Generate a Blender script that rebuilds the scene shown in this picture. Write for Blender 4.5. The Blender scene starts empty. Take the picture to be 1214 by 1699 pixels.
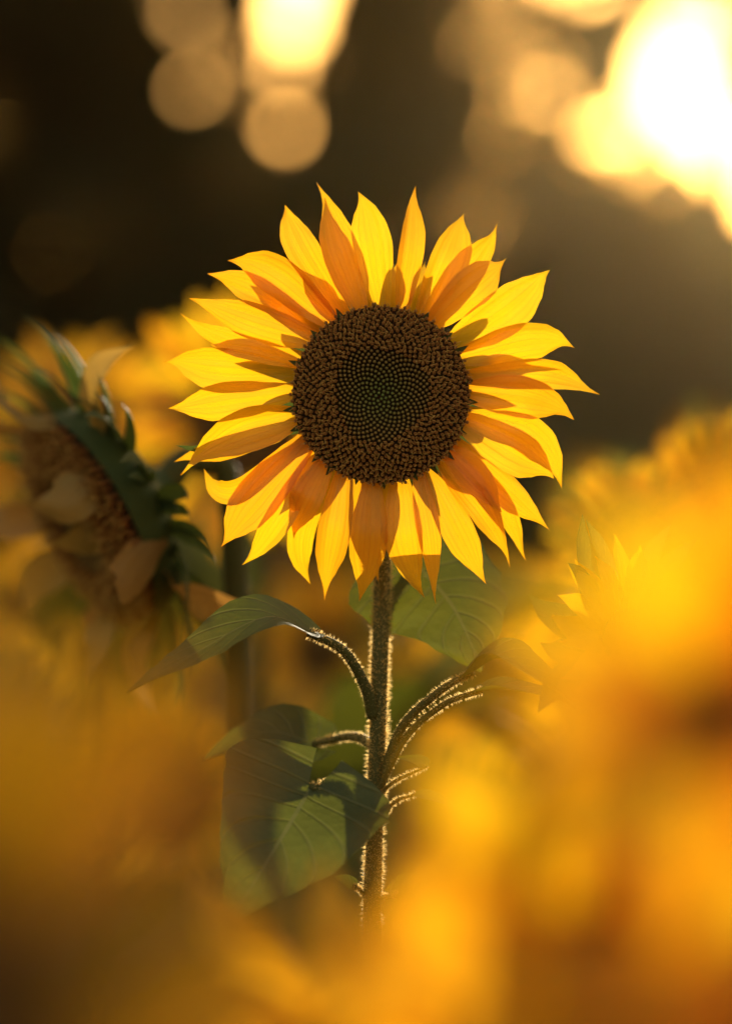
import bpy, math, random
from mathutils import Vector, Matrix, Quaternion
R = math.radians
sc = bpy.context.scene
col = sc.collection

# ------------------------------------------------------------------ camera
CAMZ = 1.35
K = 24.0 / 85.0 / 1214.0            # tangent per photo pixel
FOCUS = 1.275
cam_d = bpy.data.cameras.new('camera'); cam = bpy.data.objects.new('camera', cam_d); col.objects.link(cam)
cam.location = (0, 0, CAMZ); cam.rotation_euler = (R(90), 0, 0)
cam_d.sensor_fit = 'HORIZONTAL'; cam_d.sensor_width = 24.0; cam_d.lens = 85.0
cam_d.clip_start = 0.02; cam_d.clip_end = 3000
cam_d.dof.use_dof = True; cam_d.dof.focus_distance = FOCUS; cam_d.dof.aperture_fstop = 2.0
sc.camera = cam
sc.render.resolution_x = 731; sc.render.resolution_y = 1024

def P(px, py, Y):                    # a photo pixel at distance Y along the view
    return Vector(((px - 607) * K * Y, Y, CAMZ - (py - 849.5) * K * Y))
def pix(p):
    return (607 + p.x / (K * p.y), 849.5 - (p.z - CAMZ) / (K * p.y))

# ------------------------------------------------------------------ sky, sun, exposure
sd = (P(1122, 128, 1.0) - Vector((0, 0, CAMZ))).normalized()      # direction to the sun
sun_el = math.asin(sd.z); sun_az = math.atan2(sd.x, sd.y)
w = bpy.data.worlds.new('World'); sc.world = w; w.use_nodes = True
wn = w.node_tree.nodes; wl = w.node_tree.links
bg = wn['Background']
sky = wn.new('ShaderNodeTexSky'); sky.sky_type = 'NISHITA'; sky.sun_disc = False
sky.sun_elevation = sun_el; sky.sun_rotation = sun_az
sky.altitude = 200; sky.air_density = 1.6; sky.dust_density = 6.0; sky.ozone_density = 0.6
wb = wn.new('ShaderNodeMix'); wb.data_type = 'RGBA'; wb.blend_type = 'MULTIPLY'
wb.inputs[0].default_value = 1.0; wb.inputs[7].default_value = (1.0, 0.84, 0.65, 1)   # even warm white balance
wl.new(sky.outputs[0], wb.inputs[6]); wl.new(wb.outputs[2], bg.inputs[0])
bg.inputs[1].default_value = 0.15
sun_d = bpy.data.lights.new('sun', 'SUN'); sun = bpy.data.objects.new('sun', sun_d); col.objects.link(sun)
sun_d.energy = 3.9; sun_d.angle = R(0.5); sun_d.color = (1.0, 0.86, 0.64)
sun.rotation_euler = sd.to_track_quat('Z', 'Y').to_euler(); sun.location = (0, 0, 12)
sc.view_settings.view_transform = 'Standard'; sc.view_settings.look = 'None'
sc.view_settings.exposure = 0.90; sc.view_settings.gamma = 1.0
try: sc.view_settings.use_curve_mapping = False
except Exception: pass
sc.cycles.use_denoising = True
sc.cycles.max_bounces = 9; sc.cycles.diffuse_bounces = 6; sc.cycles.transmission_bounces = 6
sc.cycles.sample_clamp_indirect = 6.0; sc.cycles.volume_bounces = 0

# ------------------------------------------------------------------ helpers
def mesh_obj(name, me, parent=None, loc=None, rot=None, scale=None):
    o = bpy.data.objects.new(name, me); col.objects.link(o)
    if parent is not None: o.parent = parent
    if loc is not None: o.location = loc
    if rot is not None: o.rotation_mode = 'QUATERNION'; o.rotation_quaternion = rot
    if scale is not None: o.scale = (scale,) * 3 if not hasattr(scale, '__len__') else scale
    return o
def empty(name, loc):
    o = bpy.data.objects.new(name, None); col.objects.link(o); o.location = loc; o.empty_display_size = 0.05
    return o
def tag(o, label, cat, group=None):
    o['label'] = label; o['category'] = cat
    if group: o['group'] = group
    return o

class MB:
    def __init__(s): s.v = []; s.f = []; s.uv = []; s.c = []; s.usec = False
    def add(s, verts, faces, uvs=None, cols=None):
        b = len(s.v); s.v += [tuple(v) for v in verts]
        s.f += [tuple(b + i for i in f) for f in faces]
        s.uv += uvs if uvs else [(0.5, 0.5)] * len(verts)
        if cols: s.usec = True
        s.c += cols if cols else [(1, 1, 1, 1)] * len(verts)
    def mesh(s, name, mat, smooth=True):
        me = bpy.data.meshes.new(name); me.from_pydata(s.v, [], s.f)
        uvl = me.uv_layers.new(name='UVMap'); li = [0] * len(me.loops); me.loops.foreach_get('vertex_index', li)
        flat = []
        for i in li: flat += s.uv[i]
        uvl.data.foreach_set('uv', flat)
        if s.usec:
            ca = me.color_attributes.new('tint', 'FLOAT_COLOR', 'POINT')
            fc = []
            for c in s.c: fc += c
            ca.data.foreach_set('color', fc)
        if smooth: me.polygons.foreach_set('use_smooth', [True] * len(me.polygons))
        me.materials.append(mat); me.update()
        return me

def catmull(pts, n):
    """n+1 samples along a smooth curve through pts"""
    pts = [Vector(p) for p in pts]
    if len(pts) == 2: return [pts[0].lerp(pts[1], i / n) for i in range(n + 1)]
    ext = [pts[0] * 2 - pts[1]] + pts + [pts[-1] * 2 - pts[-2]]
    out = []; m = len(pts) - 1
    for i in range(n + 1):
        x = i / n * m; k = min(int(x), m - 1); t = x - k
        a, b, c, d = ext[k:k + 4]
        out.append(0.5 * ((2 * b) + (c - a) * t + (2 * a - 5 * b + 4 * c - d) * t * t + (3 * b - a - 3 * c + d) * t ** 3))
    return out
def interp(xs, ys, x):
    if x <= xs[0]: return ys[0]
    for i in range(1, len(xs)):
        if x <= xs[i]:
            t = (x - xs[i - 1]) / (xs[i] - xs[i - 1]); t2 = t * t * (3 - 2 * t) * 0.5 + t * 0.5
            return ys[i - 1] + (ys[i] - ys[i - 1]) * t2
    return ys[-1]

def tube(mb, pts, radii, seg=10, n=None, cols=None):
    n = n or (len(pts) - 1) * 6
    c = catmull(pts, n); vs = []; fs = []; uv = []
    ref = Vector((0.31, 0.9, 0.2)).normalized()
    for i, p in enumerate(c):
        T = (c[min(i + 1, n)] - c[max(i - 1, 0)]).normalized()
        S = T.cross(ref)
        if S.length < 1e-3: S = T.cross(Vector((1, 0, 0)))
        S.normalize(); N = S.cross(T)
        r = interp([k / (len(radii) - 1) for k in range(len(radii))], radii, i / n)
        for k in range(seg):
            a = 2 * math.pi * k / seg
            vs.append(p + S * math.cos(a) * r + N * math.sin(a) * r); uv.append((k / seg, i / n))
    for i in range(n):
        for k in range(seg):
            fs.append((i * seg + k, i * seg + (k + 1) % seg, (i + 1) * seg + (k + 1) % seg, (i + 1) * seg + k))
    fs.append(tuple(range(seg))[::-1]); fs.append(tuple(n * seg + k for k in range(seg)))
    mb.add(vs, fs, uv)
    return c

def blade(mb, pts, half, hint, wx, wy, nt=14, ns=6, cup=0.0, sweep=0.0, ridge=0.0, twist=0.0, edge=0.0, fold=0.0, rng=None, curl=0.0, wave=0.0, asym=0.0, edges=(0, 0), tipx=0.0):
    """leaf or petal surface around a spine"""
    c = catmull(pts, nt); vs = []; uv = []; fs = []
    hint = Vector(hint).normalized(); L = sum((c[i + 1] - c[i]).length for i in range(nt))
    ph = rng.uniform(0, 6) if rng else 0
    for i, p in enumerate(c):
        t = i / nt
        T = (c[min(i + 1, nt)] - c[max(i - 1, 0)]).normalized()
        S = T.cross(hint).normalized()
        if twist: S = Quaternion(T, twist * t * t) @ S
        N = S.cross(T).normalized()
        if N.dot(hint) < 0 and abs(twist) < 1.2: N = -N
        wd = half * interp(wx, wy, t)
        for j in range(-ns, ns + 1):
            s = j / ns
            e = 1.0
            if edge and abs(j) == ns and rng: e = 1 - edge * rng.random()
            off = S * (s * wd * e * (1 + asym * (1 if s > 0 else -1)) + tipx * half * max(0, t - .8) ** 2 * 25)
            h = cup * wd * s * s + fold * wd * abs(s) + ridge * half * math.cos(s * 9.4 + 0.6) * math.sin(math.pi * min(1, t * 1.15)) 
            if wave: h += wave * half * math.sin(t * 13 + ph + s * 1.5) * s * s * (1 if s > 0 else -1)
            h += wd * (edges[0] if s < 0 else edges[1]) * max(0, abs(s) - .45) ** 1.5 * math.sin(math.pi * min(1, t * 1.1))
            if curl: h += curl * half * (t ** 3)
            vs.append(p + off + N * h - T * (sweep * L * abs(s) ** 1.4 * (1 - t) ** 2))
            uv.append((s * 0.5 + 0.5, t))
    m = 2 * ns + 1
    for i in range(nt):
        for j in range(m - 1):
            fs.append((i * m + j, i * m + j + 1, (i + 1) * m + j + 1, (i + 1) * m + j))
    mb.add(vs, fs, uv)
    return c

PX = [0, .06, .16, .32, .48, .62, .76, .87, .94, .98, 1]
PY = [.42, .5, .68, .90, .99, .93, .66, .33, .14, .065, .012]
LX = [0, .05, .14, .28, .42, .58, .74, .88, .96, 1]
LY = [.16, .60, .94, 1, .93, .75, .50, .22, .07, .01]
NX = [0, .1, .25, .5, .75, .9, 1]; NY = [.55, .8, 1, .8, .45, .2, .02]        # bract

def pprof(rng):
    sh = rng.uniform(-.09, .07); pw = rng.uniform(.95, 1.35)
    return [x + sh * math.sin(math.pi * x) for x in PX], [y ** (pw if x > .5 else 1) for x, y in zip(PX, PY)]

# ------------------------------------------------------------------ materials
def new_mat(name):
    m = bpy.data.materials.new(name); m.use_nodes = True
    n = m.node_tree.nodes; l = m.node_tree.links
    for x in list(n):
        if x.type != 'OUTPUT_MATERIAL': n.remove(x)
    return m, n, l, next(x for x in n if x.type == 'OUTPUT_MATERIAL')
def ramp(n, stops):
    r = n.new('ShaderNodeValToRGB'); e = r.color_ramp.elements
    e[0].position, e[0].color = stops[0][0], (*stops[0][1], 1); e[1].position, e[1].color = stops[1][0], (*stops[1][1], 1)
    for p, c in stops[2:]:
        x = e.new(p); x.color = (*c, 1)
    return r
def math_n(n, l, op, a, b=None, c=None):
    x = n.new('ShaderNodeMath'); x.operation = op
    for i, v in enumerate((a, b, c)):
        if v is None: continue
        if isinstance(v, (int, float)): x.inputs[i].default_value = v
        else: l.new(v, x.inputs[i])
    return x.outputs[0]
def mixc(n, l, fac, a, b, mode='MIX'):
    x = n.new('ShaderNodeMix'); x.data_type = 'RGBA'; x.blend_type = mode
    for i, v in ((0, fac), (6, a), (7, b)):
        if isinstance(v, (int, float)): x.inputs[i].default_value = v
        elif isinstance(v, tuple): x.inputs[i].default_value = (*v, 1) if len(v) == 3 else v
        else: l.new(v, x.inputs[i])
    return x.outputs[2]
def thin(n, l, out, refl, trans, tfac, gloss=0.05, rough=0.45, bump=None):
    """a thin sheet: reflects, lets light through, slight gloss"""
    d = n.new('ShaderNodeBsdfDiffuse'); t = n.new('ShaderNodeBsdfTranslucent'); g = n.new('ShaderNodeBsdfGlossy')
    g.inputs['Roughness'].default_value = rough
    for nd, c in ((d, refl), (t, trans)):
        if isinstance(c, tuple): nd.inputs['Color'].default_value = (*c, 1)
        else: l.new(c, nd.inputs['Color'])
    m1 = n.new('ShaderNodeMixShader'); m1.inputs[0].default_value = tfac
    l.new(d.outputs[0], m1.inputs[1]); l.new(t.outputs[0], m1.inputs[2])
    m2 = n.new('ShaderNodeMixShader'); m2.inputs[0].default_value = gloss
    l.new(m1.outputs[0], m2.inputs[1]); l.new(g.outputs[0], m2.inputs[2]); l.new(m2.outputs[0], out.inputs[0])
    if bump is not None:
        for nd in (d, t, g): l.new(bump, nd.inputs['Normal'])

def petal_mat(name, refl, trans, edge_c, tfac=0.6):
    m, n, l, out = new_mat(name)
    tc = n.new('ShaderNodeTexCoord'); mp = n.new('ShaderNodeMapping'); l.new(tc.outputs['UV'], mp.inputs[0])
    oi = n.new('ShaderNodeObjectInfo')
    mp.inputs['Scale'].default_value = (13, 1.3, 1)
    ad = n.new('ShaderNodeVectorMath'); ad.operation = 'ADD'; l.new(mp.outputs[0], ad.inputs[0])
    cx = n.new('ShaderNodeCombineXYZ'); l.new(math_n(n, l, 'MULTIPLY', oi.outputs['Random'], 40), cx.inputs[1]); l.new(cx.outputs[0], ad.inputs[1])
    nz = n.new('ShaderNodeTexNoise'); nz.inputs['Scale'].default_value = 1.0; nz.inputs['Detail'].default_value = 3; l.new(ad.outputs[0], nz.inputs['Vector'])
    nz2 = n.new('ShaderNodeTexNoise'); nz2.inputs['Scale'].default_value = 45; l.new(tc.outputs['Object'], nz2.inputs['Vector'])
    sep = n.new('ShaderNodeSeparateXYZ'); l.new(tc.outputs['UV'], sep.inputs[0])
    # veins run the length of the petal
    v = math_n(n, l, 'SINE', math_n(n, l, 'MULTIPLY', sep.outputs[0], 44))
    v = math_n(n, l, 'POWER', math_n(n, l, 'MULTIPLY_ADD', v, .5, .5), 6)
    v = math_n(n, l, 'MULTIPLY', v, math_n(n, l, 'MULTIPLY_ADD', nz.outputs[0], .9, -.05))
    st = ramp(n, [(.3, (0, 0, 0)), (.7, (1, 1, 1))]); l.new(nz.outputs[0], st.inputs[0])
    var = math_n(n, l, 'MULTIPLY', st.outputs[0], .35)
    dark_r = tuple(c * .78 for c in refl); dark_t = (trans[0] * .92, trans[1] * .72, trans[2] * .5)
    cr = mixc(n, l, var, refl, dark_r); ct = mixc(n, l, var, trans, dark_t)
    cr = mixc(n, l, math_n(n, l, 'MULTIPLY', v, .4), cr, edge_c); ct = mixc(n, l, math_n(n, l, 'MULTIPLY', v, .85), ct, edge_c)
    # deeper orange at the very base and along the tip
    bs = ramp(n, [(0, (1, 1, 1)), (.20, (0, 0, 0)), (.90, (0, 0, 0)), (1, (.8, .8, .8))]); l.new(sep.outputs[1], bs.inputs[0])
    fb = math_n(n, l, 'MULTIPLY', bs.outputs[0], .55)
    cr = mixc(n, l, fb, cr, edge_c); ct = mixc(n, l, fb, ct, edge_c)
    hs = n.new('ShaderNodeHueSaturation'); l.new(ct, hs.inputs['Color']); l.new(math_n(n, l, 'MULTIPLY_ADD', oi.outputs['Random'], .022, .487), hs.inputs['Hue'])
    hs2 = n.new('ShaderNodeHueSaturation'); l.new(cr, hs2.inputs['Color']); l.new(math_n(n, l, 'MULTIPLY_ADD', oi.outputs['Random'], .022, .487), hs2.inputs['Hue'])
    bp = n.new('ShaderNodeBump'); bp.inputs['Strength'].default_value = .35; bp.inputs['Distance'].default_value = .0006
    l.new(math_n(n, l, 'ADD', v, math_n(n, l, 'MULTIPLY', nz.outputs[0], .8)), bp.inputs['Height'])
    thin(n, l, out, hs2.outputs[0], hs.outputs[0], tfac, .035, .5, bp.outputs[0])
    return m
M_PETAL = petal_mat('ray_petal', (.86, .53, .038), (.95, .525, .006), (.80, .34, .010), .60)
M_WILT = petal_mat('wilted_petal', (.52, .33, .10), (.50, .28, .05), (.34, .17, .03), .42)

def leaf_mat(name, top, trans, vein, tfac=.35, gloss=.10, rough=.42):
    m, n, l, out = new_mat(name)
    tc = n.new('ShaderNodeTexCoord'); sep = n.new('ShaderNodeSeparateXYZ'); l.new(tc.outputs['UV'], sep.inputs[0])
    u = math_n(n, l, 'ABSOLUTE', math_n(n, l, 'SUBTRACT', sep.outputs[0], .5))
    mid = math_n(n, l, 'LESS_THAN', u, .012)
    q = math_n(n, l, 'FRACT', math_n(n, l, 'MULTIPLY_ADD', sep.outputs[1], 6.5, math_n(n, l, 'MULTIPLY', u, -4.2)))
    lat = math_n(n, l, 'SUBTRACT', 1, math_n(n, l, 'MULTIPLY', math_n(n, l, 'ABSOLUTE', math_n(n, l, 'SUBTRACT', q, .5)), 9))
    lat = math_n(n, l, 'MAXIMUM', lat, 0)
    ve = math_n(n, l, 'MAXIMUM', mid, math_n(n, l, 'MULTIPLY', lat, .6))
    nz = n.new('ShaderNodeTexNoise'); nz.inputs['Scale'].default_value = 60; nz.inputs['Detail'].default_value = 4; l.new(tc.outputs['Object'], nz.inputs['Vector'])
    a = mixc(n, l, nz.outputs[0], tuple(c * .7 for c in top), tuple(min(1, c * 1.3) for c in top))
    b = mixc(n, l, nz.outputs[0], tuple(c * .75 for c in trans), tuple(min(1, c * 1.25) for c in trans))
    a = mixc(n, l, ve, a, vein); b = mixc(n, l, math_n(n, l, 'MULTIPLY', ve, .6), b, vein)
    bp = n.new('ShaderNodeBump'); bp.inputs['Strength'].default_value = .6; bp.inputs['Distance'].default_value = .0012
    vo = n.new('ShaderNodeTexVoronoi'); vo.inputs['Scale'].default_value = 240; l.new(tc.outputs['Object'], vo.inputs['Vector'])
    l.new(math_n(n, l, 'SUBTRACT', math_n(n, l, 'MULTIPLY', vo.outputs['Distance'], .5), math_n(n, l, 'MULTIPLY', ve, 1.2)), bp.inputs['Height'])
    thin(n, l, out, a, b, tfac, gloss, rough, bp.outputs[0])
    return m
M_LEAF = leaf_mat('sunflower_leaf', (.060, .085, .022), (.16, .17, .012), (.16, .16, .05), .36, .05, .5)
M_BRACT = leaf_mat('green_bract', (.055, .095, .030), (.14, .20, .03), (.10, .13, .05), .32, .05)
M_TREE = leaf_mat('tree_leaf', (.030, .036, .012), (.30, .16, .012), (.05, .05, .02), .32, .02)
M_SHRUB = leaf_mat('shrub_leaf', (.040, .040, .014), (.08, .055, .008), (.05, .05, .02), .2, .02)

def tint_mat(name, rough=.7, tr=None):
    m, n, l, out = new_mat(name)
    at = n.new('ShaderNodeAttribute'); at.attribute_name = 'tint'
    nz = n.new('ShaderNodeTexNoise'); nz.inputs['Scale'].default_value = 900
    c = mixc(n, l, math_n(n, l, 'MULTIPLY', nz.outputs[0], .2), at.outputs['Color'], (.06, .02, .006))
    if tr:
        thin(n, l, out, c, c, tr, .04, .5)
    else:
        p = n.new('ShaderNodeBsdfPrincipled'); p.inputs['Roughness'].default_value = rough; p.inputs['Specular IOR Level'].default_value = .25
        l.new(c, p.inputs['Base Color']); l.new(p.outputs[0], out.inputs[0])
    return m
M_FLORET = tint_mat('disc_florets', .6)
def noise_mat(name, c1, c2, scale, rough=.8, bump=.3, dist=.002, stretch=(1, 1, 1), spec=.3):
    m, n, l, out = new_mat(name)
    tc = n.new('ShaderNodeTexCoord'); mp = n.new('ShaderNodeMapping'); mp.inputs['Scale'].default_value = stretch; l.new(tc.outputs['Object'], mp.inputs[0])
    nz = n.new('ShaderNodeTexNoise'); nz.inputs['Scale'].default_value = scale; nz.inputs['Detail'].default_value = 6; l.new(mp.outputs[0], nz.inputs['Vector'])
    p = n.new('ShaderNodeBsdfPrincipled'); p.inputs['Roughness'].default_value = rough; p.inputs['Specular IOR Level'].default_value = spec
    l.new(mixc(n, l, nz.outputs[0], c1, c2), p.inputs['Base Color'])
    bp = n.new('ShaderNodeBump'); bp.inputs['Strength'].default_value = bump; bp.inputs['Distance'].default_value = dist
    l.new(nz.outputs[0], bp.inputs['Height']); l.new(bp.outputs[0], p.inputs['Normal']); l.new(p.outputs[0], out.inputs[0])
    return m
M_STEM = noise_mat('sunflower_stem', (.07, .075, .022), (.13, .11, .03), 60, .65, .4, .001, (1, 1, .15))
M_DISC = noise_mat('seed_disc', (.030, .016, .006), (.060, .032, .010), 300, .85, .6, .001)
M_BACK = noise_mat('head_back', (.05, .075, .025), (.085, .11, .035), 120, .7, .4, .001)
M_SOIL = noise_mat('soil', (.045, .030, .016), (.11, .075, .040), 3.5, .95, .8, .05)
M_HILL = noise_mat('hillside', (.040, .036, .014), (.075, .062, .022), .08, .95, .5, .5)
M_BARK = noise_mat('bark', (.030, .021, .013), (.070, .050, .032), 9, .9, .9, .03, (1, 1, .2))
def hair_mat():
    m, n, l, out = new_mat('pale_hair'); thin(n, l, out, (.60, .46, .22), (1.0, .74, .30), .80, .06, .4); return m
M_HAIR = hair_mat()

# ------------------------------------------------------------------ ground and hill
def ground():
    rng = random.Random(3); mb = MB(); vs = []; fs = []
    ys = [-30, -12, -5, -2] + [i * .5 for i in range(0, 30)] + [16, 18, 22, 30, 50, 100, 300, 1000, 2500]
    xs = [-2500, -600, -100, -30, -12] + [i * .5 for i in range(-14, 15)] + [12, 30, 100, 600, 2500]
    for y in ys:
        for x in xs:
            z = .035 * math.sin(x * 8.3) * (abs(x) < 7.5) + rng.uniform(-.02, .02) * (abs(x) < 8 and -3 < y < 16) - .02
            vs.append((x, y, z))
    m = len(xs)
    for i in range(len(ys) - 1):
        for j in range(m - 1): fs.append((i * m + j, i * m + j + 1, (i + 1) * m + j + 1, (i + 1) * m + j))
    mb.add(vs, fs); o = mesh_obj('ground', mb.mesh('ground', M_SOIL)); o['kind'] = 'structure'
ground()
def hill():
    rng = random.Random(5); mb = MB(); vs = []; fs = []; nx, ny = 60, 10
    for i in range(ny + 1):
        for j in range(nx + 1):
            x = -110 + 220 * j / nx; y = 60 + 90 * i / ny; t = i / ny
            h = (1 - (1 - min(1, t * 1.5)) ** 2) * (5.6 + 1.0 * math.sin(x * .045 + 1) + .5 * math.sin(x * .13))
            vs.append((x, y, -.5 + h + rng.uniform(-.15, .15) * (i > 0)))
    m = nx + 1
    for i in range(ny):
        for j in range(nx): fs.append((i * m + j, i * m + j + 1, (i + 1) * m + j + 1, (i + 1) * m + j))
    mb.add(vs, fs); o = mesh_obj('hill', mb.mesh('hill', M_HILL)); o['kind'] = 'structure'
hill()

# ------------------------------------------------------------------ trees of the wood edge, open where the sun comes through
def inside(poly, x, y):
    c = False; j = len(poly) - 1
    for i in range(len(poly)):
        xi, yi = poly[i]; xj, yj = poly[j]
        if (yi > y) != (yj > y) and x < (xj - xi) * (y - yi) / (yj - yi) + xi: c = not c
        j = i
    return c
GAPS = [[(440, -300), (610, -300), (560, -60), (512, 60), (482, 140), (464, 140), (450, 40)],
        [(1062, 60), (1100, 30), (1168, 22), (1188, 150), (1290, 190), (1420, 200), (1420, 420), (1270, 380), (1180, 290), (1100, 215), (1056, 165)],
        [(880, -300), (1060, -300), (1010, -20), (960, 0), (900, -50)]]
hr = random.Random(2)
HOLES = [(478, 212, 8), (320, 150, 4), (232, 34, 7), (302, 18, 8), (562, 150, 2), (425, 80, 3), (528, 100, 3)]
for i in range(34):
    t = (i + hr.random()) / 34; HOLES.append((832 + 270 * t + hr.gauss(0, 12), 145 + 110 * t * t + hr.gauss(0, 34), -1.5 + 6 * t + hr.uniform(-2, 2.5)))
for i in range(10): HOLES.append((hr.uniform(1180, 1230), hr.uniform(-20, 160), hr.uniform(4, 8)))
def open_sky(p):
    if p.y < 5: return False
    u, v = pix(p)
    for g in GAPS:
        if inside(g, u, v): return True
    return any((u - a) ** 2 + (v - b) ** 2 < (r + 11) ** 2 for a, b, r in HOLES)

def leaf_quad(mb, p, n, size, rng):
    t = n.orthogonal().normalized(); t = Quaternion(n, rng.uniform(0, 6.3)) @ t; s = n.cross(t)
    a = size; b = size * .42
    mb.add([p - t * a * .5, p + s * b * .5 + n * size * .05, p + t * a * .5, p - s * b * .5 + n * size * .05], [(0, 1, 2), (0, 2, 3)], [(.5, 0), (1, .5), (.5, 1), (0, .5)])
def tree(x, y, h, rx, label, seed, nleaf, base=.6, trunk_r=.16):
    rng = random.Random(seed); root = empty('broadleaf_tree', (x, y, 0))
    tag(root, label, 'tree', 'trees of the dark wood behind the field')
    mb = MB(); tips = []
    tube(mb, [(0, 0, -.1), (rng.uniform(-.1, .1), 0, h * .3), (rng.uniform(-.2, .2), rng.uniform(-.2, .2), h * .62), (rng.uniform(-.3, .3), 0, h * .93)], [trunk_r * 1.25, trunk_r * .85, trunk_r * .5, trunk_r * .12], 9)
    for i in range(11):
        z = h * (.2 + .68 * i / 10); a = i * 2.4 + rng.uniform(-.3, .3); L = rx * (.9 - .35 * i / 10)
        e = Vector((math.cos(a) * L, math.sin(a) * L * .8, z + L * .35))
        md = Vector((math.cos(a) * L * .5, math.sin(a) * L * .4, z + L * .12))
        dirs = [md + Vector((x, y, 0)), e + Vector((x, y, 0))]
        if any(open_sky(d) for d in dirs): continue
        tube(mb, [(0, 0, z), md, e], [trunk_r * .38, trunk_r * .2, .015], 6); tips.append(e)
    mesh_obj('trunk', mb.mesh('trunk', M_BARK), root)
    cb = MB(); clumps = []
    for i in range(130):
        z = base + (h - base) * rng.random() ** .9; t = (z - base) / (h - base)
        rr = rx * (.55 + .6 * math.sin(math.pi * min(1, .15 + t * .85))) * rng.random() ** .5
        a = rng.uniform(0, 6.28)
        clumps.append((Vector((math.cos(a) * rr, math.sin(a) * rr * .75, z)), rng.uniform(.65, 1.35)))
    k = 0; off = Vector((x, y, 0))
    while k < nleaf:
        c, r = rng.choice(clumps)
        d = Vector((rng.gauss(0, 1), rng.gauss(0, 1), rng.gauss(0, .8))).normalized() * r * rng.random() ** .4
        p = c + d; k += 1
        if p.z < .05 or open_sky(p + off): continue
        nn = (d + Vector((rng.gauss(0, .25), rng.gauss(0, .25), .25 + rng.gauss(0, .25)))).normalized()
        leaf_quad(cb, p, nn, rng.uniform(.30, .52), rng)
    mesh_obj('crown', cb.mesh('crown', M_TREE, False), root)
rng = random.Random(11)
TL = 'dark broadleaf tree in the wood edge behind the sunflower field'
for i, (x, y, h, rx) in enumerate([(-5.6, 18.5, 8.2, 1.9), (-3.4, 17.6, 8.8, 1.9), (-1.6, 18.8, 8.5, 1.8), (.5, 17.8, 8.6, 1.9), (2.6, 18.6, 8.4, 1.9), (4.9, 17.8, 8.8, 2.0),
        (-4.5, 21.2, 9.5, 2.1), (-2.4, 21.8, 9.7, 2.1), (-.3, 21.0, 9.4, 2.1), (1.7, 21.6, 9.6, 2.1), (3.9, 21.2, 9.5, 2.1), (6.2, 20.6, 9.0, 2.0)]):
    tree(x * 2.15, y * 2.15, h * 2.1, rx * 2.3, TL, 100 + i, 21000, 1.2, .3)
def shrub(x, y, h, rx, seed):
    rng = random.Random(seed); root = empty('hedge_shrub', (x, y, 0)); tag(root, 'low dark bush at the foot of the wood behind the field', 'bush', 'bushes along the foot of the wood')
    mb = MB()
    for i in range(5):
        a = rng.uniform(0, 6.28); tube(mb, [(0, 0, -.05), (math.cos(a) * rx * .3, math.sin(a) * rx * .3, h * .4), (math.cos(a) * rx * .6, math.sin(a) * rx * .5, h * .8)], [.03, .02, .006], 6)
    mesh_obj('trunk', mb.mesh('trunk', M_BARK), root)
    cb = MB()
    for i in range(7000):
        d = Vector((rng.gauss(0, 1), rng.gauss(0, 1), rng.gauss(0, 1))).normalized() * rng.random() ** .45
        p = Vector((d.x * rx, d.y * rx * .7, h * .5 + d.z * h * .52))
        if p.z < .02 or open_sky(p + Vector((x, y, 0))): continue
        leaf_quad(cb, p, (d + Vector((0, 0, .3))).normalized(), rng.uniform(.22, .36), rng)
    mesh_obj('crown', cb.mesh('crown', M_SHRUB, False), root)
for i in range(11): shrub(-13 + i * 2.6 + rng.uniform(-.3, .3), 33 + rng.uniform(-1, 1), rng.uniform(4.0, 5.2), rng.uniform(1.9, 2.3), 300 + i)

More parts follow.
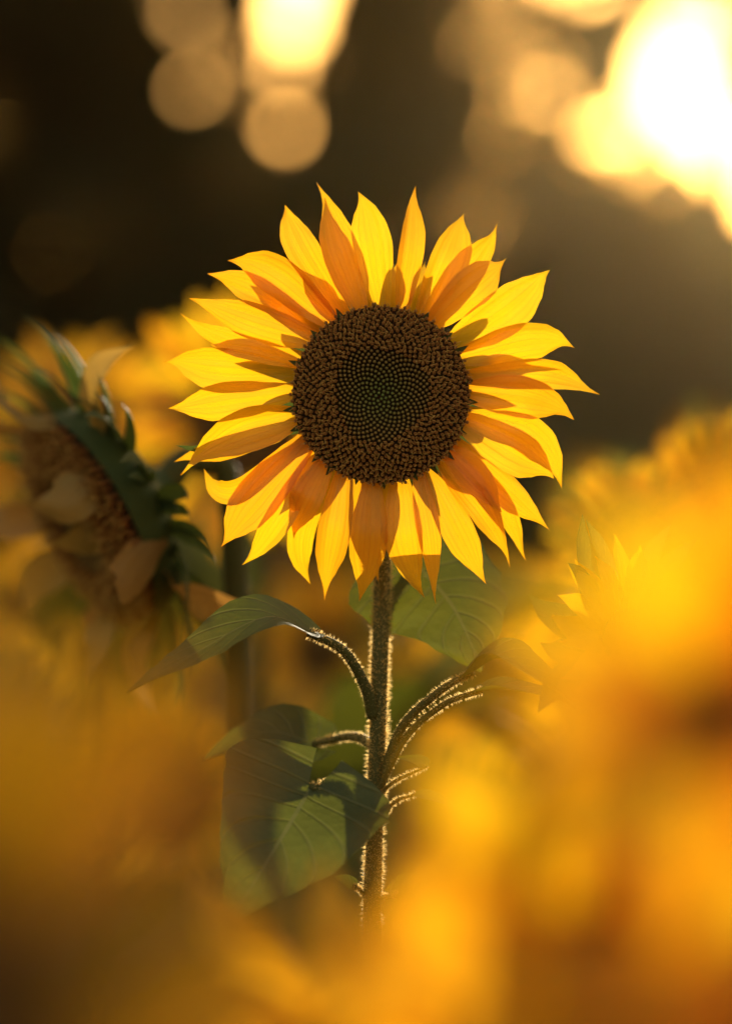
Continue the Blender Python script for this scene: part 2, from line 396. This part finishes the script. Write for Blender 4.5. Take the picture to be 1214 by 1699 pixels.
# ------------------------------------------------------------------ sunflower kit
def floret_meshes(Rd, n_all, inner, seed, detail=True):
    """spiral disc of buds and open florets, facing +Z, height from a shallow dome with a dimple"""
    rng = random.Random(seed); ga = math.pi * (3 - 5 ** .5)
    def prof(r):
        q = r / Rd
        return Rd * (.16 - .10 * math.exp(-(q / .30) ** 2) + .05 * math.exp(-((q - .62) / .22) ** 2) - .20 * max(0, q - .72) ** 1.5 * 2.2)
    buds = MB(); fl = MB()
    for i in range(n_all):
        q = math.sqrt((i + .5) / n_all); r = Rd * q * 1.0; a = i * ga
        c = Vector((math.cos(a) * r, math.sin(a) * r, prof(r)))
        rad = Vector((math.cos(a), math.sin(a), 0)); tan = Vector((-math.sin(a), math.cos(a), 0))
        sp = Rd * math.sqrt(math.pi / n_all) * .5          # half spacing
        if q < inner * (1 + .06 * math.sin(3 * a + 1)):
            hq = q / inner; gmix = max(0, 1 - hq * 1.25)
            cl = (.22 * (1 - gmix) + .13 * gmix, .13 * (1 - gmix) + .17 * gmix, .04, 1)
            tipc = (.62 * (1 - gmix) + .28 * gmix, .38 * (1 - gmix) + .36 * gmix, .11, 1)
            hh = sp * (.7 + 1.5 * hq); rr = sp * (.86 + .10 * hq); vs = []; cs = []
            for lv, (fr, fh) in enumerate(((.9, -.2), (1, .35), (.72, .8))):
                for k in range(6):
                    b = k * math.pi / 3; vs.append(c + (rad * math.cos(b) + tan * math.sin(b)) * rr * fr + Vector((0, 0, hh * fh))); cs.append(cl)
            vs.append(c + Vector((0, 0, hh * 1.1))); cs.append(tipc)
            fs = [(lv * 6 + k, lv * 6 + (k + 1) % 6, lv * 6 + 6 + (k + 1) % 6, lv * 6 + 6 + k) for lv in range(2) for k in range(6)] + [(12 + k, 12 + (k + 1) % 6, 18) for k in range(6)]
            buds.add(vs, fs, None, cs)
        else:
            j = rng.uniform(.7, 1.35); hgt = sp * 2.5 * j
            lean = rad * (.9 * max(0, q - .62) + .10) + Vector((rng.uniform(-.18, .18), rng.uniform(-.18, .18), 1)); lean.normalize()
            b1 = (.26, .10, .032, 1); b2 = (.50, .20, .050, 1)
            kk = rng.random(); st = (.72 + .2 * kk, .38 + .2 * kk, .09 + .06 * kk, 1)
            vs = []; cs = []
            for lv, (fr, fh) in enumerate(((.62, -.2), (.6, .6), (.95, .85), (.42, .78))):
                for k in range(5):
                    b = k * math.pi * .4; vs.append(c + (rad * math.cos(b) + tan * math.sin(b)) * sp * fr + lean * hgt * fh); cs.append(b1 if lv < 2 else b2)
            fs = [(lv * 5 + k, lv * 5 + (k + 1) % 5, lv * 5 + 5 + (k + 1) % 5, lv * 5 + 5 + k) for lv in range(3) for k in range(5)]
            fl.add(vs, fs, None, cs)
            if detail:
                tp = c + lean * hgt * 1.35; b0 = c + lean * hgt * .7
                th = sp * .15; c = c + (rad * rng.gauss(0, .2) + tan * rng.gauss(0, .2)) * sp; tp = tp + lean * sp * rng.uniform(-.7, .9) + (rad * rng.gauss(0, .3) + tan * rng.gauss(0, .3)) * sp
                vs = []; cs = []
                for k in range(4):
                    b = k * math.pi * .5; d = (rad * math.cos(b) + tan * math.sin(b)) * th; vs += [b0 + d * 1.3, tp + d]; cs += [b2, st]
                fl.add(vs, [(k * 2, ((k + 1) % 4) * 2, ((k + 1) % 4) * 2 + 1, k * 2 + 1) for k in range(4)], None, cs)
                an = rng.uniform(0, 6.28); ax = rad * math.cos(an) + tan * math.sin(an)
                for sgn in (-1, 1):
                    if rng.random() < .2: continue
                    pts = [tp, tp + ax * sgn * sp * .6 + lean * sp * rng.uniform(.1, .8), tp + ax * sgn * sp * rng.uniform(.7, 1.4) + lean * sp * rng.uniform(-.5, .5) + rad * rng.uniform(-.1, .8) * sp]
                    sd_ = lean.cross(ax).normalized() * th * .85; vs = []; 
                    for p in pts: vs += [p - sd_, p + sd_, p + lean * th * 1.2]
                    fs = []
                    for s in range(2):
                        for k in range(3): fs.append((s * 3 + k, s * 3 + (k + 1) % 3, s * 3 + 3 + (k + 1) % 3, s * 3 + 3 + k))
                    fl.add(vs, fs, None, [st] * 9)
    dome = MB(); vs = []; fs = []; nr, na = 12, 40
    rings = [(Rd * i / nr, prof(Rd * i / nr) - Rd * .01) for i in range(1, nr + 1)]
    vs.append((0, 0, prof(0) - Rd * .01))
    for r, z in rings:
        for k in range(na): vs.append((math.cos(k * 2 * math.pi / na) * r, math.sin(k * 2 * math.pi / na) * r, z))
    fs += [(0, 1 + k, 1 + (k + 1) % na) for k in range(na)]
    for i in range(nr - 1):
        for k in range(na): fs.append((1 + i * na + k, 1 + (i + 1) * na + k, 1 + (i + 1) * na + (k + 1) % na, 1 + i * na + (k + 1) % na))
    dome.add(vs, fs)
    bk = MB(); vs = []; fs = []
    prof_b = [(1.0, prof(Rd) / Rd - .02), (.98, -.10), (.92, -.24), (.70, -.38), (.42, -.47), (.22, -.58), (.13, -.72), (.0, -.72)]
    for r, z in prof_b:
        for k in range(na): vs.append((math.cos(k * 2 * math.pi / na) * r * Rd, math.sin(k * 2 * math.pi / na) * r * Rd, z * Rd))
    for i in range(len(prof_b) - 1):
        for k in range(na): fs.append((i * na + k, (i + 1) * na + k, (i + 1) * na + (k + 1) % na, i * na + (k + 1) % na))
    bk.add(vs, fs)
    return (dome.mesh('seed_disc', M_DISC), bk.mesh('receptacle', M_BACK), buds.mesh('disc_buds', M_FLORET), fl.mesh('open_florets', M_FLORET))

def petal_template(seed, L=1.0, half=.17, mat=None, wilt=False):
    rng = random.Random(seed); mb = MB()
    if wilt: pts = [(0, 0, 0), (L * .35, rng.uniform(-.08, .08), rng.uniform(.05, .14)), (L * .7, rng.uniform(-.15, .15), rng.uniform(-.05, .2)), (L, rng.uniform(-.25, .25), rng.uniform(-.35, .1))]
    else: pts = [(0, 0, 0), (L * .35, rng.uniform(-.02, .02), .07), (L * .7, rng.uniform(-.05, .05), .09), (L, rng.uniform(-.08, .08), rng.uniform(-.06, .10))]
    blade(mb, pts, half, (0, 0, 1), PX, PY, 12, 4, cup=rng.uniform(.1, .35), ridge=.05, twist=rng.uniform(-.9, .9) if wilt else rng.uniform(-.4, .4), rng=rng, wave=.1)
    return mb.mesh('petal', mat)
PET = [petal_template(i, 1, .15 + .03 * (i % 3), M_PETAL) for i in range(7)]
WPET = [petal_template(40 + i, 1, .19 + .04 * (i % 3), M_WILT, True) for i in range(7)]
def bract_template(seed, half=.16):
    rng = random.Random(seed); mb = MB()
    blade(mb, [(0, 0, 0), (.4, 0, -.02), (.75, 0, .04), (1, rng.uniform(-.1, .1), rng.uniform(.02, .3))], half, (0, 0, 1), NX, NY, 8, 3, cup=.3, rng=rng)
    return mb.mesh('bract', M_BRACT)
BR = [bract_template(70 + i) for i in range(4)]; BRT = [bract_template(80 + i, .08) for i in range(3)]
DISC_LOW = floret_meshes(1.0, 420, .5, 9, False)

def leaf_template(seed):
    rng = random.Random(seed); mb = MB()
    dr = rng.uniform(.15, .5)
    blade(mb, [(0, 0, 0), (.35, rng.uniform(-.04, .04), .05), (.7, rng.uniform(-.06, .06), .02 - dr * .3), (1, rng.uniform(-.1, .1), -dr)], .42, (0, 0, 1), LX, LY, 14, 6, cup=.12, sweep=.13, fold=rng.uniform(.05, .3), edge=.07, rng=rng, wave=.12)
    return mb.mesh('leaf', M_LEAF)
LEAF = [leaf_template(200 + i) for i in range(5)]
def petiole_mesh(a, b, sag, r=.0035):
    mb = MB(); a = Vector(a); b = Vector(b); m = a.lerp(b, .55) + Vector((0, 0, sag)); tube(mb, [a, m, b], [r * 1.25, r, r * .8], 7); return mb.mesh('petiole', M_STEM)

def face_quat(f, roll=0):
    return Vector(f).normalized().to_track_quat('Z', 'Y') @ Quaternion((0, 0, 1), roll)

def sunflower(pos, face, label, group=None, Rd=.042, plen=.062, npet=30, nbr=16, wilt=False, tilt=(0, 16), seed=0, nleaf=7, stem_r=.0065, hi=False, lmin=.35, bract_len=.055, thin_br=False, base=None, neck=.10, leaf_len=(.13, .21), arc=None, leaf_from=.36):
    """a whole sunflower plant: head at pos looking along face, stem to the ground"""
    rng = random.Random(seed); pos = Vector(pos); f = Vector(face).normalized()
    bx, by = base if base else (pos.x - f.x * .10 + rng.uniform(-.03, .03), pos.y - f.y * .10 + .02)
    root = empty('sunflower', (bx, by, 0)); tag(root, label, 'sunflower', group); O = Vector((bx, by, 0))
    dm = floret_meshes(1.0, 900, .45, seed, True) if hi else DISC_LOW
    fq = face_quat(f, rng.uniform(0, 6))
    head = mesh_obj('flower_head', dm[1], root, pos - O, fq, Rd)
    for nm, me in (('seed_disc', dm[0]), ('disc_buds', dm[2]), ('open_florets', dm[3])):
        o = mesh_obj(nm, me, head)
        if nm != 'seed_disc': o['kind'] = 'stuff'
    T = WPET if wilt else PET
    for i in range(npet):
        a = i * 2 * math.pi / npet + rng.uniform(-.09, .09)
        if arc and not arc(a): continue
        tl = R(rng.uniform(*tilt)) * 1.0
        s = plen / Rd * rng.uniform(.82, 1.12)
        q = Quaternion((0, 0, 1), a) @ Quaternion((0, 1, 0), -tl) @ Quaternion((1, 0, 0), rng.uniform(-.35, .35))
        mesh_obj('petal', T[rng.randrange(7)], head, (math.cos(a) * .96, math.sin(a) * .96, -.03 - .05 * (i % 3)), q, s)
    for i in range(nbr):
        a = i * 2 * math.pi / nbr + rng.uniform(-.1, .1)
        q = Quaternion((0, 0, 1), a) @ Quaternion((0, 1, 0), -R(rng.uniform(-8, 22)))
        t = BRT if thin_br else BR
        mesh_obj('bract', t[rng.randrange(len(t))], head, (math.cos(a) * .82, math.sin(a) * .82, -.22 - .06 * (i % 2)), q, bract_len / Rd * rng.uniform(.8, 1.2))
    # stem
    a = pos - f * Rd * .66 - O; bpt = pos - f * (Rd * .66 + neck) + Vector((0, 0, -.02)) - O
    cz = bpt.z
    pts = [a, a.lerp(bpt, .5) + Vector((0, 0, .012)), bpt + Vector((0, 0, -.05)), Vector((bpt.x * .5, bpt.y * .5, cz * .6)), Vector((rng.uniform(-.01, .01), 0, cz * .3)), Vector((0, 0, -.03))]
    mb = MB(); c = tube(mb, pts, [stem_r * 1.2, stem_r, stem_r, stem_r * 1.15, stem_r * 1.3, stem_r * 1.5], 9)
    mesh_obj('stem', mb.mesh('stem', M_STEM), root)
    an = rng.uniform(0, 6)
    for i in range(nleaf):
        k = int(len(c) * (leaf_from + (.86 - leaf_from) * i / max(1, nleaf))); p0 = c[k]; an += 2.4
        d = Vector((math.cos(an), math.sin(an), 0)); ln = rng.uniform(*leaf_len); pl = rng.uniform(.06, .11)
        p1 = p0 + d * pl + Vector((0, 0, pl * .6))
        q = Quaternion((0, 0, 1), an) @ Quaternion((0, 1, 0), R(rng.uniform(5, 50))) @ Quaternion((1, 0, 0), rng.uniform(-.3, .3))
        lf = mesh_obj('leaf', LEAF[rng.randrange(5)], root, p1, q, ln)
        pm = mesh_obj('petiole', petiole_mesh(p0, p1, .012), lf)
        pm.matrix_parent_inverse = (Matrix.Translation(p1) @ q.to_matrix().to_4x4() @ Matrix.Scale(ln, 4)).inverted()
    return root

# ------------------------------------------------------------------ the sharp sunflower
def main_flower():
    rng = random.Random(21); HC = (632, 655); HY = 1.275; S = K * HY
    ctr = P(*HC, HY); base = P(617, 1700, 1.29); O = Vector((base.x, base.y, 0))
    root = empty('sunflower', O)
    tag(root, 'open sunflower with bright yellow petals and brown disc facing straight out, on a hairy stem', 'sunflower')
    Rd = 147 * S
    dm = floret_meshes(1.0, 1300, .52, 5, True)
    fq = Quaternion((1, 0, 0), R(90))                      # local +Z looks at the camera
    head = mesh_obj('flower_head', dm[1], root, ctr - O + Vector((0, .004, 0)), fq, Rd)
    head_m = Matrix.Translation(ctr + Vector((0, .004, 0))) @ fq.to_matrix().to_4x4() @ Matrix.Scale(Rd, 4)
    inv = head_m.inverted()
    for nm, me in (('seed_disc', dm[0]), ('disc_buds', dm[2]), ('open_florets', dm[3])):
        o = mesh_obj(nm, me, head)
        if nm != 'seed_disc': o['kind'] = 'stuff'
    # base x,y  tip x,y  full width  row (0 front .. 3 rear)  optional mid point, twist
    PETALS = [
        ((600, 503), (532, 304), 64, 2, None, 0), ((596, 501), (540, 326), 60, 0, (560, 420), .15), ((563, 505), (471, 343), 58, 1, (506, 422), .3),
        ((545, 525), (384, 426), 66, 1, (468, 466), -.35), ((535, 545), (345, 453), 50, 2, (440, 490), -.3), ((514, 552), (314, 491), 62, 1, (418, 530), -.2),
        ((494, 586), (298, 523), 42, 2, (392, 566), -.3), ((484, 606), (270, 593), 74, 2, (378, 606), 0), ((484, 600), (352, 575), 34, 1, (420, 584), 0), ((484, 646), (284, 682), 62, 1, (382, 660), .2),
        ((487, 689), (292, 779), 72, 0, (402, 714), .45), ((492, 700), (290, 762), 44, 2, (385, 735), 0), ((500, 735), (335, 781), 42, 2, (400, 812), .2),
        ((506, 730), (367, 908), 80, 1, (430, 822), .1), ((522, 752), (405, 940), 48, 1, (466, 858), .5), ((540, 768), (486, 886), 56, 0, (512, 828), 0),
        ((548, 775), (514, 969), 46, 2, (505, 880), -.3), ((563, 788), (535, 997), 56, 0, (552, 880), .2), ((616, 800), (599, 998), 62, 0, (612, 890), 0), ((590, 795), (631, 965), 40, 2, (606, 880), 0),
        ((666, 797), (697, 988), 66, 1, (672, 890), -.2), ((699, 788), (721, 1000), 40, 0, (712, 890), .4), ((712, 784), (805, 968), 56, 1, (755, 872), .3),
        ((738, 768), (849, 941), 50, 1, (800, 845), .35), ((752, 742), (873, 928), 46, 2, (822, 830), .4), ((758, 732), (912, 879), 52, 1, (836, 806), .5), ((748, 752), (832, 850), 54, 0, (790, 800), .1),
        ((775, 690), (938, 806), 66, 1, (872, 722), .2), ((772, 696), (922, 786), 76, 0, (850, 742), .25), ((778, 648), (952, 685), 72, 0, (868, 660), .2), ((780, 623), (991, 655), 48, 1, (890, 624), -.5),
        ((776, 612), (900, 604), 40, 2, None, 0), ((771, 587), (954, 571), 68, 1, (868, 566), .15), ((765, 560), (909, 444), 78, 1, (842, 508), -.2), ((712, 537), (841, 434), 68, 0, (780, 476), 0),
        ((732, 516), (827, 375), 62, 2, (782, 446), .3), ((702, 520), (767, 354), 66, 1, (736, 436), -.15), ((669, 506), (684, 310), 46, 1, (680, 410), .5), ((637, 500), (596, 314), 66, 1, (622, 404), 0),
        ((655, 500), (664, 420), 34, 2, None, 0), ((690, 510), (706, 430), 34, 2, None, 0), ((524, 560), (420, 470), 44, 2, None, 0), ((560, 520), (505, 440), 46, 2, None, 0), ((650, 800), (648, 930), 42, 2, None, 0), ((528, 760), (470, 850), 40, 2, None, 0)]
    for i, (b, t, wd, row, mid, tw) in enumerate(PETALS):
        d = Vector((b[0] - HC[0], b[1] - HC[1])); d = d.normalized() * 136
        bx, by = HC[0] + d.x, HC[1] + d.y
        if mid is None: mid = ((bx + t[0]) / 2, (by + t[1]) / 2)
        y0 = HY + .003 + .0042 * row; bul = rng.uniform(.004, .010) * (1 if row < 2 else .4); tip = rng.uniform(-.006, .010) + .003 * row
        q1 = ((bx * .5 + mid[0] * .5), (by * .5 + mid[1] * .5))
        pts = [P(bx, by, y0), P(*q1, y0 - bul * .6), P(*mid, y0 - bul), P((mid[0] + t[0]) / 2 + (mid[0] - (bx + t[0]) / 2) * .28, (mid[1] + t[1]) / 2 + (mid[1] - (by + t[1]) / 2) * .28, y0 - bul * .5 + tip * .4), P(*t, y0 + tip)]
        mb = MB(); blade(mb, pts, wd * S * .50, (rng.uniform(-.25, .25), -1, rng.uniform(-.2, .25)), *pprof(rng), 24, 8, cup=rng.uniform(-.08, .30), ridge=.035, twist=tw * 1.25 + rng.uniform(-.2, .2), rng=rng, wave=.10, asym=rng.uniform(-.22, .22), edges=(rng.choice((0, 0, .6, 1.3, -.8)), rng.choice((0, 0, .6, 1.3, -.8))), tipx=rng.uniform(-.22, .22), curl=rng.uniform(-.25, .3))
        mb.v = [tuple(inv @ Vector(v)) for v in mb.v]
        mesh_obj('petal', mb.mesh('petal', M_PETAL), head)
    # green bracts behind the rays
    nb = 22
    for i in range(nb):
        a = i * 2 * math.pi / nb + rng.uniform(-.06, .06); L = rng.uniform(58, 92) * S
        if i % 2: L *= .85
        r0 = 118 * S; dv = Vector((math.cos(a), 0, math.sin(a)))
        yb = .013 + .004 * (i % 2)
        pts = [ctr + dv * r0 + Vector((0, yb + .006, 0)), ctr + dv * (r0 + L * .5) + Vector((0, yb, 0)), ctr + dv * (r0 + L * 1.05) + Vector((0, yb + .001, 0)), ctr + dv * (r0 + L * 1.35) + Vector((rng.uniform(-.004, .004), yb + rng.uniform(-.002, .008), 0))]
        mb = MB(); blade(mb, pts, rng.uniform(15, 20) * S, (0, -1, 0), NX, NY, 10, 3, cup=.25, rng=rng); mb.v = [tuple(inv @ Vector(v)) for v in mb.v]
        mesh_obj('bract', mb.mesh('bract', M_BRACT), head)
    for b, t in (((870, 606), (933, 608)), ((345, 742), (292, 739))):        # long bract tips that show past the rays
        mb = MB(); blade(mb, [P((632 + b[0]) / 2, (655 + b[1]) / 2, HY + .018), P(*b, HY + .016), P(*t, HY + .014)], 9 * S, (0, -1, 0), NX, NY, 10, 3, cup=.2, rng=rng); mb.v = [tuple(inv @ Vector(v)) for v in mb.v]
        mesh_obj('bract', mb.mesh('bract', M_BRACT), head)
    # small green scales round the edge of the disc
    for px, py, ln in ((561, 518, 16), (623, 507, 14), (708, 523, 15), (745, 556, 16), (768, 578, 20), (520, 552, 14), (779, 632, 16), (784, 667, 18), (771, 721, 18), (720, 778, 22), (666, 797, 14), (637, 803, 18), (592, 796, 18), (545, 782, 18), (522, 762, 14), (490, 712, 22), (478, 680, 18), (484, 600, 12), (748, 758, 14), (690, 792, 14)):
        d = Vector((px - HC[0], py - HC[1])).normalized(); e = (px + d.x * ln * .5, py + d.y * ln * .5); b = (HC[0] + d.x * 128, HC[1] + d.y * 128)
        mb = MB(); blade(mb, [P(*b, HY + .001), P((b[0] + e[0]) / 2, (b[1] + e[1]) / 2, HY - .0005), P(*e, HY - .001)], 8 * S, (0, -1, 0), [0, .3, .7, 1], [1, .9, .5, .03], 6, 2, cup=.4, rng=rng); mb.v = [tuple(inv @ Vector(v)) for v in mb.v]
        mesh_obj('disc_scale', mb.mesh('disc_scale', M_BRACT), head)
    # stem with hairs
    hairs = MB()
    def hairy(c, rad, n, ln, rr=rng):
        for _ in range(n):
            i = rr.randrange(len(c) - 1); p = c[i].lerp(c[i + 1], rr.random()); T = (c[i + 1] - c[i]).normalized()
            o = Quaternion(T, rr.uniform(0, 6.28)) @ T.orthogonal().normalized(); d = (o + T * rr.uniform(-.5, .3) + Vector((rr.gauss(0, .15), rr.gauss(0, .15), rr.gauss(0, .15)))).normalized()
            q = p + o * rad * .95; l_ = ln * rr.uniform(.5, 1.2); s = (d.cross(Vector((.1, 1, .17))) if rr.random() < .7 else T.cross(d)).normalized() * .00010
            hairs.add([q - s * 2, q + s * 2, q + d * l_], [(0, 1, 2)])
    st = [P(632, 690, 1.303) , P(634, 820, 1.322), P(633, 1000, 1.313), P(627, 1200, 1.302), P(621, 1400, 1.296), P(617, 1700, 1.29)]
    st += [Vector((O.x + .002, O.y, .7)), Vector((O.x, O.y, .3)), Vector((O.x, O.y, -.03))]
    mb = MB(); c = tube(mb, [p - O for p in st], [.0062, .0048, .0043, .0042, .0043, .0050, .006, .007, .008], 14, 80)
    stem = mesh_obj('stem', mb.mesh('stem', M_STEM), root)
    hairy([p for p in c if p.z > .95], .0042, 8500, .0030)
    def leaf(pet, pts, half, hint, **kw):
        o_ = [P(*p) - O for p in pts]; mb = MB()
        blade(mb, o_, half * S, hint, LX, LY, 18, 8, edge=.08, rng=rng, **kw)
        lf = mesh_obj('leaf', mb.mesh('leaf', M_LEAF), root)
        mb = MB(); rp = kw.get('pr', .0024); c2 = tube(mb, [P(*p) - O for p in pet], [max(.0013, min(.0034, half * 4.4e-5)), max(.001, min(.0026, half * 3.4e-5)), max(.0007, min(.0020, half * 2.6e-5))], 9)
        mesh_obj('petiole', mb.mesh('petiole', M_STEM), lf); hairy(c2, max(.0009, min(.0026, half * 3e-5)), int(250 + 450 * min(1, half / 60)), .0018)
    leaf([(619, 1190, 1.301), (606, 1140, 1.296), (570, 1080, 1.288), (512, 1050, 1.28)], [(516, 1046, 1.281), (440, 1024, 1.272), (330, 1080, 1.262), (211, 1150, 1.25)], 84, (.10, -.27, .95), cup=.05, fold=.10, sweep=.06, wave=.04)
    leaf([(634, 1060, 1.318), (655, 985, 1.338), (690, 938, 1.33)], [(690, 935, 1.33), (752, 1008, 1.318), (800, 1113, 1.303)], 145, (.12, -.80, .55), cup=-.16, fold=-.05, sweep=.30, wave=.06)
    leaf([(635, 1290, 1.298), (668, 1205, 1.286), (735, 1143, 1.274), (785, 1116, 1.266)], [(780, 1118, 1.267), (830, 1092, 1.262), (890, 1120, 1.255), (985, 1200, 1.245)], 62, (-.1, -.15, .97), cup=.1, fold=.2, sweep=.08, wave=.06)
    leaf([(624, 1320, 1.297), (672, 1225, 1.288), (738, 1168, 1.278), (800, 1146, 1.272)], [(796, 1147, 1.272), (850, 1146, 1.268), (930, 1165, 1.262), (1010, 1230, 1.255)], 50, (0, -.1, .99), cup=.1, fold=.15, sweep=.08, wave=.05)
    leaf([(620, 1370, 1.295), (585, 1300, 1.27), (516, 1308, 1.25)], [(514, 1310, 1.25), (470, 1385, 1.235), (375, 1540, 1.215)], 150, (.05, -.82, .55), cup=.06, fold=.10, sweep=.26, wave=.06)
    leaf([(626, 1240, 1.300), (585, 1222, 1.316), (520, 1235, 1.33)], [(522, 1234, 1.33), (440, 1215, 1.335), (335, 1262, 1.34)], 66, (0, -.6, .8), cup=.1, fold=.1, sweep=.2, wave=.06)
    leaf([(625, 1330, 1.297), (650, 1300, 1.292), (708, 1272, 1.285)], [(708, 1272, 1.285), (690, 1262, 1.287), (652, 1256, 1.292)], 16, (.2, -.6, .75), cup=.2, sweep=.05)
    leaf([(622, 1390, 1.296), (650, 1335, 1.292), (690, 1318, 1.288)], [(690, 1318, 1.288), (725, 1326, 1.284), (765, 1345, 1.28)], 17, (-.1, -.35, .9), cup=.2, sweep=.05)
    leaf([(619, 1500, 1.293), (640, 1490, 1.288), (662, 1488, 1.282)], [(660, 1490, 1.282), (705, 1496, 1.275), (765, 1560, 1.265)], 55, (.05, -.6, .8), cup=.1, fold=.1, sweep=.2, wave=.05)
    leaf([(619, 1520, 1.293), (600, 1480, 1.292), (585, 1470, 1.29)], [(590, 1474, 1.29), (572, 1462, 1.29), (552, 1455, 1.29)], 16, (.1, -.6, .8), cup=.2, sweep=.05)
    for z, an in ((.95, .4), (.82, 2.9), (.68, 4.8), (.52, 1.2)):             # lower leaves, below the frame
        d = Vector((math.cos(an), math.sin(an), 0)); p0 = Vector((0, 0, z)); p1 = p0 + d * .08 + Vector((0, 0, .05)); q = Quaternion((0, 0, 1), an) @ Quaternion((0, 1, 0), R(28))
        lf = mesh_obj('leaf', LEAF[int(z * 10) % 5], root, p1, q, .19); pm = mesh_obj('petiole', petiole_mesh(p0, p1, .012), lf)
        pm.matrix_parent_inverse = (Matrix.Translation(p1) @ q.to_matrix().to_4x4() @ Matrix.Scale(.19, 4)).inverted()
    o = mesh_obj('stem_hairs', hairs.mesh('stem_hairs', M_HAIR, False), stem); o['kind'] = 'stuff'
main_flower()

# ------------------------------------------------------------------ its neighbours
sunflower(P(165, 858, 1.45), (-.80, -.40, -.44), 'wilting sunflower with dark bare disc, limp dull petals and spiky green bracts, nodding sideways',
          Rd=.064, plen=.058, npet=15, nbr=58, wilt=True, tilt=(-20, 150), seed=4, nleaf=3, leaf_from=.62, stem_r=.0075, hi=True, bract_len=.062, thin_br=True, neck=.05, base=(P(392, 1200, 1.47).x, 1.47))
sunflower(P(120, 735, 2.15), (-.1, -.7, .35), 'amber sunflower standing right behind the wilting one', seed=8, Rd=.045, plen=.062)
sunflower(P(1195, 815, 2.05), (.35, -.85, .1), 'golden sunflower with a dark disc beyond the sharp flower, towards the sun', seed=12, Rd=.026, plen=.042)
sunflower(P(1050, 900, 1.9), (.2, -.8, .5), 'golden sunflower tucked low between the sharp flower and the one with the dark disc', seed=13, Rd=.026, plen=.045)
sunflower(P(1045, 1065, 1.285), (.45, -.8, .25), 'sunflower turned away behind the blurred near petals, its pale tips level with the stem', seed=15, Rd=.016, plen=.036, npet=24, tilt=(0, 20), nleaf=0, neck=.03)

# near sunflowers, far out of focus
NEAR = [
    (P(1200, 1180, .57), (.40, -.88, .2), 'near sunflower with a brown heart, a soft golden blur beside the sharp stem', 30, .009, .060, 15),
    (P(600, 1780, .84), (.1, -.8, .35), 'near sunflower low in front of the sharp stem, a yellow blur', 32, .012, .072, 13),
    (P(850, 1800, .70), (0, -.9, .3), 'small near sunflower squeezed between two low blurred ones', 36, .010, .056, 13),
    (P(1000, 1580, .64), (.1, -.9, .2), 'near sunflower low down between the brown-hearted one and the sharp stem', 35, .010, .056, 14),
    (P(1330, 1720, .62), (-.1, -.8, .3), 'near sunflower low down, golden blur under the brown heart', 33, .010, .060, 14),
    (P(1120, 1790, .72), (0, -.85, .3), 'near sunflower lowest of the golden blurs under the brown-hearted one', 37, .010, .064, 13),
    (P(-190, 1760, .45), (-.1, -.9, .3), 'near sunflower in the shade of the sharp one, an amber blur with a dark heart', 34, .034, .054, 22)]
for p, f, lb, sd_, rd_, pl_, np_ in NEAR: sunflower(p, f, lb, seed=sd_, Rd=rd_, plen=pl_, npet=np_, nleaf=0, bract_len=rd_ * 1.2)
sunflower(P(410, 700, 2.0), (-.05, -.85, .2), 'amber sunflower half hidden by the sharp flower, added to shade the wilting one', seed=51, Rd=.045, plen=.065)  # added here to keep direct sun off the wilting flower

# the rest of the field
rng = random.Random(77)
FL = 'sunflower in the blurred rows of the field behind'
spots = []
for row, Y in enumerate((2.5, 3.1, 3.8, 4.6, 5.5, 6.6, 7.8, 9.2)):
    n = 4 + row
    for i in range(n):
        x = ((i + .5) / n - .5) * (Y * .34 + .25) * 1.25 + rng.uniform(-.06, .06)
        spots.append((x, Y + rng.uniform(-.2, .2)))
for i, (x, Y) in enumerate(spots):
    z = rng.uniform(.98, 1.28) - .012 * Y
    f = (rng.uniform(-.5, .3), rng.uniform(-1, -.4), rng.uniform(-.2, .4))
    sunflower((x, Y, z), f, FL, 'sunflowers in the rows behind', seed=500 + i, Rd=.042, plen=.065, npet=20, nbr=8, nleaf=6)

# ------------------------------------------------------------------ haze volume added for the brown glow towards the sun
def haze():
    mb = MB(); x0, x1, y0, y1, z0, z1 = -2600, 2600, -60, 2600, -1.5, 24
    mb.add([(x0, y0, z0), (x1, y0, z0), (x1, y1, z0), (x0, y1, z0), (x0, y0, z1), (x1, y0, z1), (x1, y1, z1), (x0, y1, z1)], [(0, 3, 2, 1), (4, 5, 6, 7), (0, 1, 5, 4), (1, 2, 6, 5), (2, 3, 7, 6), (3, 0, 4, 7)])
    m, n, l, out = new_mat('sun_glow_haze'); v = n.new('ShaderNodeVolumePrincipled')
    v.inputs['Color'].default_value = (.95, .68, .30, 1); v.inputs['Density'].default_value = HAZE; v.inputs['Anisotropy'].default_value = .85
    l.new(v.outputs[0], out.inputs['Volume'])
    o = mesh_obj('haze', mb.mesh('haze', m, False)); o['kind'] = 'stuff'; o['label'] = 'thin golden haze added for the glow towards the sun'; o['category'] = 'haze'
HAZE = .00034
haze()
